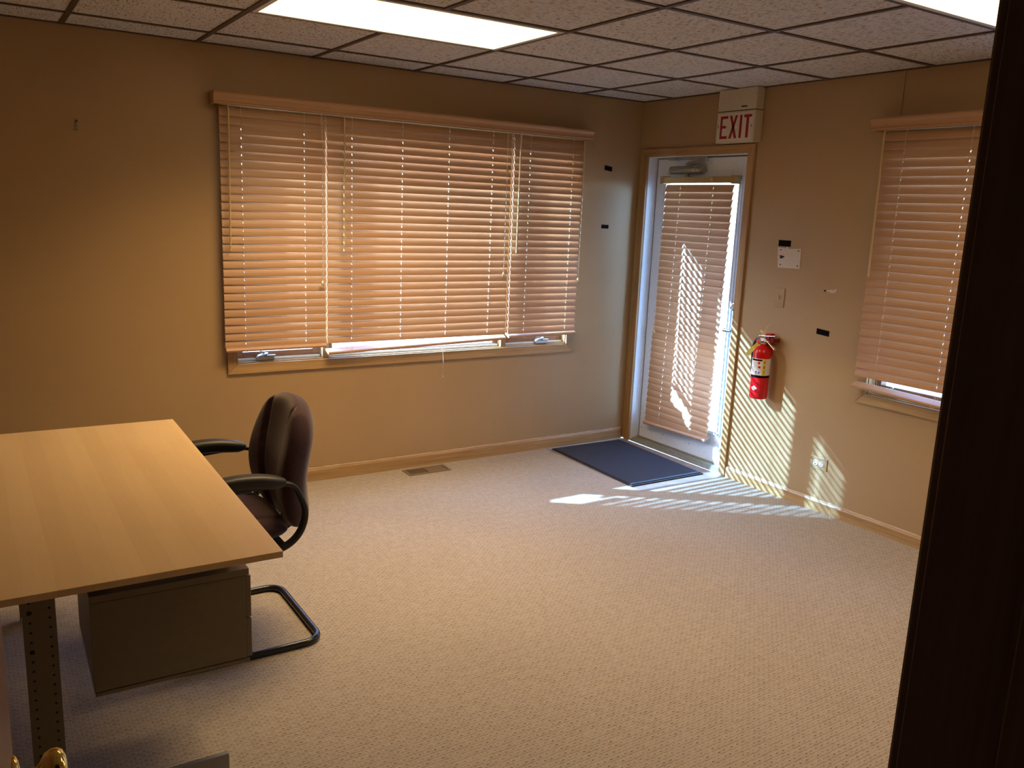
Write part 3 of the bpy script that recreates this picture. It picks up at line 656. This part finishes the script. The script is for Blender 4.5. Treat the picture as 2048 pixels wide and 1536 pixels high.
b = B(); b.prism([(-.003, -1.322+.017*math.cos(t)*(1+.25*math.sin(3*t)), 1.432+.012*math.sin(t)*(1+.3*math.cos(2*t))) for t in [i*2*PI/14 for i in range(14)]], (-.0012, 0, 0)); h_ = b.build('punched_hole', 'dark', wp)
b = B(); b.tube([(-.004, -1.312, 1.432), (-.012, -1.306, 1.436), (-.016, -1.300, 1.430)], .002, 6); b.tube([(-.004, -1.330, 1.430), (-.010, -1.336, 1.424), (-.013, -1.338, 1.416)], .0018, 6); b.tube([(-.004, -1.33, 1.44), (-.012, -1.336, 1.442)], .002, 6); b.build('wire_stub', 'label', wp)
sw = thing('light_switch', (0, -1.335, 1.137), 'tan painted light switch plate left of the torn wall bit', 'light switch')
B().box(-.006, -.0005, -1.372, -1.298, 1.137, 1.250).build('plate', 'plate', sw, bevel=.002)
B().obox((-.012, -1.335, 1.196), (.006, 0, .004), (0, .0045, 0), (-.002, 0, .008)).build('toggle', 'creamw', sw, bevel=.001)
B().cyl((-.006, -1.335, 1.222), (-.0072, -1.335, 1.222), .003, 8).build('screw', 'plate', sw)
ou = thing('power_outlet', (0, -1.735, .247), 'wall outlet with two white sockets low on the right wall', 'power outlet')
B().box(-.006, -.0005, -1.795, -1.682, .245, .316).build('plate', 'plate', ou, bevel=.002)
for y in (-1.718, -1.757):
    s_ = B().lathe((-.006, y, .281), (-1, 0, 0), [(.0165, 0), (.0165, .0018)], 22).build('socket', 'label', ou)
    b = B(); b.box(-.0084, -.0078, y-.0065, y-.0045, .284, .292); b.box(-.0084, -.0078, y+.0045, y+.0065, .284, .292); b.box(-.0084, -.0078, y-.003, y+.003, .270, .276); b.build('slot', 'dark', s_)
to = thing('torn_paper_scrap', (0, -1.68, 1.255), 'small torn white scrap with a dark anchor on the right wall', 'wall scrap')
b = B(); b.prism([(-.0005, y, z) for y, z in ((-1.654, 1.263), (-1.672, 1.262), (-1.690, 1.257), (-1.706, 1.259), (-1.718, 1.264), (-1.720, 1.278), (-1.712, 1.281), (-1.703, 1.273), (-1.688, 1.276), (-1.672, 1.271), (-1.654, 1.270))], (-.0012, 0, 0)); b.build('scrap', 'paperw', to)
B().box(-.003, -.0005, -1.654, -1.640, 1.261, 1.270).build('anchor', 'dark', to)
hk = thing('wall_hook', (-3.562, 0, 1.93), 'small metal hook alone on the back wall, left of the window', 'hook')
b = B().sweep([(-3.560, -.003, 1.982), (-3.561, -.004, 1.945), (-3.562, -.010, 1.935), (-3.562, -.020, 1.938), (-3.562, -.022, 1.947)], rrect(.0055, .0015, .001), upv=(0, -1, 0)); b.build('hook_strip', 'closer', hk)
B().cyl((-3.560, -.003, 1.974), (-3.560, -.007, 1.974), .004, 8).build('nail', 'dark', hk)

# ------------------------------------------------------------------ floor things
vt = thing('floor_register', (-1.69, -.115, 0), 'brown metal floor register below the triple window', 'floor vent')
vx0, vx1, vy0, vy1 = -1.840, -1.548, -.170, -.050
b = B(); e = .016
b.box(vx0, vx1, vy0, vy0+e, 0, .006); b.box(vx0, vx1, vy1-e, vy1, 0, .006); b.box(vx0, vx0+e, vy0+e, vy1-e, 0, .006); b.box(vx1-e, vx1, vy0+e, vy1-e, 0, .006); b.box(-1.70, -1.688, vy0+e, vy1-e, 0, .006); b.build('frame', 'vent', vt, bevel=.0015)
b = B().box(vx0+e, vx1-e, vy0+e, vy1-e, .0, .0012); b.build('duct_opening', 'dark', vt)
b = B()
for i in range(11):
    x = vx0+e+.006+i*.0108; b.obox((x, (vy0+vy1)/2, .0035), (.0016, 0, .0015), (0, (vy1-vy0)/2-e, 0), (-.0005, 0, .0006))
for i in range(11):
    x = -1.682+i*.0108; b.obox((x, (vy0+vy1)/2, .0035), (.0045, 0, .001), (0, (vy1-vy0)/2-e, 0), (-.0004, 0, .0006))
b.build('louver', 'vent', vt)
mt = thing('door_mat', (-.37, -.49, 0), 'dark blue-grey mat on the entry tile by the outside door', 'door mat')
q = [(-.672, -.040), (-.066, -.052), (-.098, -.945), (-.704, -.938)]
b = B().prism([(x, y, -.004) for x, y in q], (0, 0, .007)); b.build('rubber_backing', 'matedge', mt, bevel=.002)
q2 = [(-.662, -.052), (-.078, -.062), (-.108, -.928), (-.690, -.922)]
b = B().prism([(x, y, .003) for x, y in q2], (0, 0, .0045)); b.build('pile', 'mat', mt, bevel=.002)

# ------------------------------------------------------------------ ceiling lights
def troffer(x0, x1, y0, y1, label, watts):
    t_ = thing('ceiling_light', ((x0+x1)/2, (y0+y1)/2, H), label, 'ceiling light', 'flat ceiling light panels')
    e = .022; b = B(); z0, z1 = H-.0035, H+.004
    b.box(x0, x1, y0, y0+e, z0, z1); b.box(x0, x1, y1-e, y1, z0, z1); b.box(x0, x0+e, y0+e, y1-e, z0, z1); b.box(x1-e, x1, y0+e, y1-e, z0, z1); b.build('frame', 'white', t_, bevel=.001)
    b = B().box(x0+e, x1-e, y0+e, y1-e, H-.0015, H+.003); b.build('diffuser', 'panel', t_)
    al = D.lights.new('panel_light', 'AREA'); al.shape = 'RECTANGLE'; al.size = x1-x0-2*e; al.size_y = y1-y0-2*e; al.energy = watts; al.color = PANEL_COL; al.spread = SPREAD
    ao = D.objects.new('panel_light', al); COL.objects.link(ao); ao.parent = t_; ao.location = (0, 0, -.004)
gx = lambda j: -(.5526+TS*(j-1)); gy = lambda i: -(.2996+TS*(i-1))
troffer(gx(5)+.013, gx(3)-.013, gy(3)+.013, gy(2)-.013, 'glowing ceiling panel near the triple window, seen nearly whole', PANEL_W[0])
troffer(gx(3)+.013, gx(1)-.013, gy(6)+.013, gy(5)-.013, 'glowing ceiling panel at the top right, cut by the frame', PANEL_W[1])

# ------------------------------------------------------------------ desk
RZ = math.radians(-1.1); piv = Vector((-3.405, -1.875, 0))
XD = Matrix.Translation(piv) @ Matrix.Rotation(-RZ*-1, 4, 'Z') @ Matrix.Translation(-piv)
dk_ = thing('desk', (-3.93, -1.875, 0), 'maple topped office desk with perforated steel legs', 'desk')
X1, X0, Y1, Y0 = -3.405, -4.455, -1.110, -2.640
b = B(XD).box(X0, X1, Y0, Y1, .722, .740); b.build('desktop', 'maple', dk_, bevel=.0015)
NX = X1-.57
def leg(y):
    s_ = -1 if y < -1.9 else 1
    b = B(XD); lx0, lx1 = -4.003, -3.929
    b.box(lx0, lx1, y-.004, y+.004, .012, .700); b.box(lx0, lx0+.004, y-.002, y-s_*.03, .012, .700); b.box(lx1-.004, lx1, y-.002, y-s_*.03, .012, .700)
    b.cur = 1
    for i in range(24):
        z = .665-i*.0265
        for x, o in ((lx0+.016, 0), (lx1-.014, .006)):
            big_ = (x < -3.96 and i in (2, 6)); rr = .0062 if big_ else .0031
            b.cyl((x, y+s_*.0035, z+o), (x, y+s_*.0046, z+o), rr, 10)
    return b.build('leg', ['steel', 'dark'], dk_)
leg(-2.45); leg(-1.16)
for y in (-2.497,):
    b = B(XD).box(-4.42, -3.528, y-.0075, y+.0075, 0, .100 if y < -2 else .03); b.build('foot', 'steelg', dk_, bevel=.001)
b = B(XD); b.box(-4.40, -3.50, -2.47, -2.43, .690, .722); b.box(-4.40, -3.50, -1.32, -1.28, .690, .722); b.box(-4.40, -4.36, -2.43, -1.32, .690, .722); b.box(-3.56, -3.50, -2.43, -1.32, .690, .722); b.build('under_frame', 'blackp', dk_)
b = B(XD).box(-3.990, -3.942, -2.45, -1.16, .655, .690); b.build('crossbar', 'steel', dk_)
px0, px1, py0, py1, pz0, pz1 = -3.853, -3.446, -2.452, -2.035, .340, .626
b = B(XD); b.box(px0, px1-.012, py0+.002, py1, pz0+.012, pz1-.022); b.box(px0-.001, px1-.002, py0-.002, py1+.002, pz1-.020, pz1); b.box(px0+.002, px1-.004, py0, py1, pz0, pz0+.010)
pd = b.build('pedestal', 'steel', dk_, bevel=.0015)
for z0_, z1_ in ((pz0+.013, pz0+.132), (pz0+.136, pz1-.024)):
    b = B(XD).box(px1-.012, px1+.004, py0+.004, py1-.004, z0_, z1_); dw = b.build('drawer', 'steel', pd, bevel=.002)
    b = B(XD).box(px1+.004, px1+.012, py0+.12, py1-.12, z1_-.014, z1_-.006); 
    o = b.build('drawer_lip', 'steelg', pd)
for x, y in ((px0+.03, py0+.05), (px1-.06, py0+.05), (px0+.03, py1-.05), (px1-.06, py1-.05)): B(XD).box(x-.015, x+.015, y-.01, y+.01, pz1-.002, .722).build('hanger_bracket', 'blackp', dk_)

# ------------------------------------------------------------------ cantilever chair
CY = -1.592; HW = .262
ch = thing('office_chair', (-3.27, CY, 0), 'plum fabric cantilever armchair pushed up to the desk', 'chair')
yn, yf, zr = CY-HW, CY+HW, .0135
path = fillet([(-3.20, yn+.04, .395), (-3.54, yn+.03, .395), (-3.57, yn, zr), (-3.028, yn, zr), (-3.028, yf, zr), (-3.57, yf, zr), (-3.54, yf-.03, .395), (-3.20, yf-.04, .395)], .075, 8)
B().tube(path, .0135, 14).build('sled_frame', 'tube', ch)
b = B(); b.box(-3.60, -3.15, yn+.03, yf-.03, .396, .408); b.build('seat_pan', 'blackp', ch)
def pad(fn, nu, nv):
    """closed cushion: fn(u, v, side) for u, v in -1..1"""
    b = B(); vs = []; 
    for s_ in (1, -1):
        for j in range(nv+1):
            for i in range(nu+1): vs.append(fn(-1+2*i/nu, -1+2*j/nv, s_))
    N = (nu+1)*(nv+1); id_ = lambda s_, i, j: s_*N+j*(nu+1)+i; fs = []
    for j in range(nv):
        for i in range(nu):
            fs += [(id_(0, i, j), id_(0, i+1, j), id_(0, i+1, j+1), id_(0, i, j+1)), (id_(1, i, j), id_(1, i, j+1), id_(1, i+1, j+1), id_(1, i+1, j))]
    for i in range(nu): fs += [(id_(0, i, 0), id_(1, i, 0), id_(1, i+1, 0), id_(0, i+1, 0)), (id_(0, i, nv), id_(0, i+1, nv), id_(1, i+1, nv), id_(1, i, nv))]
    for j in range(nv): fs += [(id_(0, 0, j), id_(0, 0, j+1), id_(1, 0, j+1), id_(1, 0, j)), (id_(0, nu, j), id_(1, nu, j), id_(1, nu, j+1), id_(0, nu, j+1))]
    return b.add(vs, fs, True)
def sq(u, v):  # square -> rounded
    return u*math.sqrt(max(0, 1-v*v*.5)), v*math.sqrt(max(0, 1-u*u*.5))
def back_fn(u, v, s_):
    uu, vv = sq(u, v); uu = uu*.55+u*.45; vv = vv*.6+v*.4
    t_ = (v+1)/2; hw = .232*(1-.05*max(0, .45-t_)/.45) * (1-.16*(max(0, t_-.6)/.4)**2)
    y = CY - uu*hw; z = .405 + (vv+1)/2*.513
    zz = (z-.405)/.513
    cx_ = -3.074 + .017*math.cos((zz-.90)*2*PI/.95) + .014*zz     # lumbar curve
    edge = (1-abs(u)**3.2)*(1-abs(v)**4.5); th_ = .044*max(0, edge)**.42
    gr = 0
    gl_ = .40 + .26*max(0, t_-.25)**1.2/(.75**1.2)
    gr = .012*math.exp(-((abs(uu)-gl_*.92)/.035)**2)*max(0, edge)**.3
    if s_ > 0: x = cx_ - th_ + gr*1.3 - .022*uu*uu*1.0 - (.012 if abs(uu) > gl_ else 0)*max(0, edge)**.4
    else: x = cx_ + th_*1.55 - .004
    gs = .010*math.exp(-((abs(u)-.985)/.03)**2)
    return Vector((x-.030*uu*uu, y, z))
pad(back_fn, 48, 44).build('backrest', 'fabric', ch, subsurf=1)
def seat_fn(u, v, s_):
    uu, vv = sq(u, v); uu = uu*.4+u*.6; vv = vv*.4+v*.6
    y = CY-uu*.238; x = -3.345 - vv*.235
    edge = (1-abs(u)**4)*(1-abs(v)**4); th_ = max(0, edge)**.4
    gr = .012*math.exp(-((abs(uu)-.62)/.05)**2)
    zt = .452 + .042*th_ - gr*th_ + .010*uu*uu - .012*max(0, vv)**2; zb_ = .450-.040*th_
    return Vector((x, y, zt if s_ > 0 else zb_))
pad(seat_fn, 36, 32).build('seat', 'fabric', ch, subsurf=1)
b = B().sweep(fillet([(-3.25, CY, .402), (-3.06, CY, .402), (-3.045, CY, .56), (-3.062, CY, .66)], .05), rrect(.035, .004, .003), upv=(0, 1, 0)); b.build('back_support', 'blackp', ch)
for s_ in (-1, 1):
    ya = CY + s_*.255
    path = fillet([(-3.42, ya, .640), (-3.18, ya, .655), (-3.125, ya, .640), (-3.078, ya+s_*.004, .53), (-3.118, ya+s_*.004, .43), (-3.23, ya, .385), (-3.35, ya-s_*.02, .385)], .10, 8)
    # lower end runs under the seat
    B().sweep(path, rrect(.020, .008, .006), upv=(0, s_, 0.001)).build('arm_bracket', 'blackp', ch) if False else B().sweep(path, rrect(.0085, .018, .006), upv=(0, 1, 0)).build('arm_bracket', 'blackp', ch)
    pp = [(-3.445+i*.0285, ya, .655+.018*math.sin(PI*min(1, (i+.5)/10))) for i in range(11)]
    scs = [(.62, .55), (.9, .85)] + [1]*6 + [(.98, .95), (.88, .85), (.55, .5)]
    B().sweep(pp, rrect(.033, .025, .018, 5), scales=scs).build('armrest_pad', 'blackp', ch, bevel=.002)
    b = B().tube([(-3.28, ya, .395), (-3.28, CY+s_*.15, .400)], .010, 10); b.build('arm_mount', 'blackp', ch)

# ------------------------------------------------------------------ entry doorway (dark jamb at right, leaf and knob at lower left)
d2 = sroot('door_2', (EN[0], YF, 0), 'dark stained entry doorway with its open leaf and brass knob', 'door')
j = B(); a0, a1 = EN; y0_, y1_ = YF-T, YF+.004
j.box(a1, a1+.018, y0_-.006, y1_, 0, 2.05); j.box(a0-.018, a0, y0_-.006, y1_, 0, 2.05); j.box(a0, a1, y0_-.006, y1_, 2.032, 2.05); j.build('jamb', 'darkwood', d2, bevel=.002)
s_ = B(); s_.box(a1-.012, a1, YF-.128, YF-.092, 0, 2.032); s_.box(a0, a0+.0, YF-.07, YF-.06, 0, .01); s_.build('door_stop', 'darkwood', d2, bevel=.003)
c = B()
c.box(a1+.005, a1+.062, YF, YF+.016, 0, 2.11); c.box(a0-.062, a0-.005, YF, YF+.016, 0, 2.11); c.box(a0-.005, a1+.005, YF, YF+.016, 2.037, 2.11)
c.box(a1+.005, a1+.062, YF-T-.016, YF-T, 0, 2.11); c.box(a0-.062, a0-.005, YF-T-.016, YF-T, 0, 2.11); c.box(a0-.005, a1+.005, YF-T-.016, YF-T, 2.037, 2.11); c.build('casing', 'darkwood', d2, bevel=.004)
h0, h1 = Vector((-4.098, -4.275, 0)), Vector((-4.0635, -3.535, 0)); dd = (h1-h0); L = dd.length; dd.normalize(); nn = Vector((-dd.y, dd.x, 0))   # nn points to -x
cc = (h0+h1)/2 + nn*.0175 + Vector((0, 0, 1.02)); b = B().obox(cc, dd*L/2, nn*.0175, (0, 0, 1.01)); lf = b.build('door_leaf', 'leaf', d2, bevel=.002)
kc = h1 - dd*.058 + Vector((0, 0, .915)); ax = -nn
for a_, o_ in ((ax, 0), (-ax, .035)):
    base = kc + (nn*o_)
    b = B().lathe(base, a_, [(.031, 0), (.0315, .003), (.028, .007), (.014, .009), (.0115, .012), (.011, .026), (.016, .030), (.025, .036), (.0285, .044), (.0285, .050), (.026, .056), (.018, .060), (.006, .061)], 36); b.build('door_knob', 'brass', lf)

# hallway around the camera (unlit)
hb = B(); hy0 = YF-T
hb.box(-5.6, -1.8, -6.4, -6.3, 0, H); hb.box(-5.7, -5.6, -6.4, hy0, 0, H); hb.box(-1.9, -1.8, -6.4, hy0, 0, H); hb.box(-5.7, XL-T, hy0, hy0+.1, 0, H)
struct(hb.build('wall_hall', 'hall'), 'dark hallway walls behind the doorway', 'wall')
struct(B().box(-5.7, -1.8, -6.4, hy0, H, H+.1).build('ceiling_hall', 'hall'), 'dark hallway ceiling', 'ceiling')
struct(B().box(-5.7, -1.8, -6.4, hy0, -.06, 0).build('floor_hall', 'carpet'), 'carpeted hallway floor', 'floor')
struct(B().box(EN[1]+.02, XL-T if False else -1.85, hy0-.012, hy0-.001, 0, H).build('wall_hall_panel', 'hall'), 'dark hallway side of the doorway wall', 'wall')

# ------------------------------------------------------------------ outside
struct(B().box(-30, 30, T, 40, -.5, -.3).build('floor_outside', 'concrete'), 'sunlit paving outside the triple window', 'ground')
struct(B().box(T, 30, -30, T, -.5, -.3).build('floor_outside_side', 'concrete'), 'shaded paving outside the door', 'ground')
struct(B().box(XL-1, .75, T, .56, 2.295, 2.50).build('trim_5', 'soffit'), 'eave above the triple window', 'eave')
struct(B().box(T, .75, -6, T, 2.50, 2.60).build('trim_6', 'soffit'), 'eave above the outside door', 'eave')
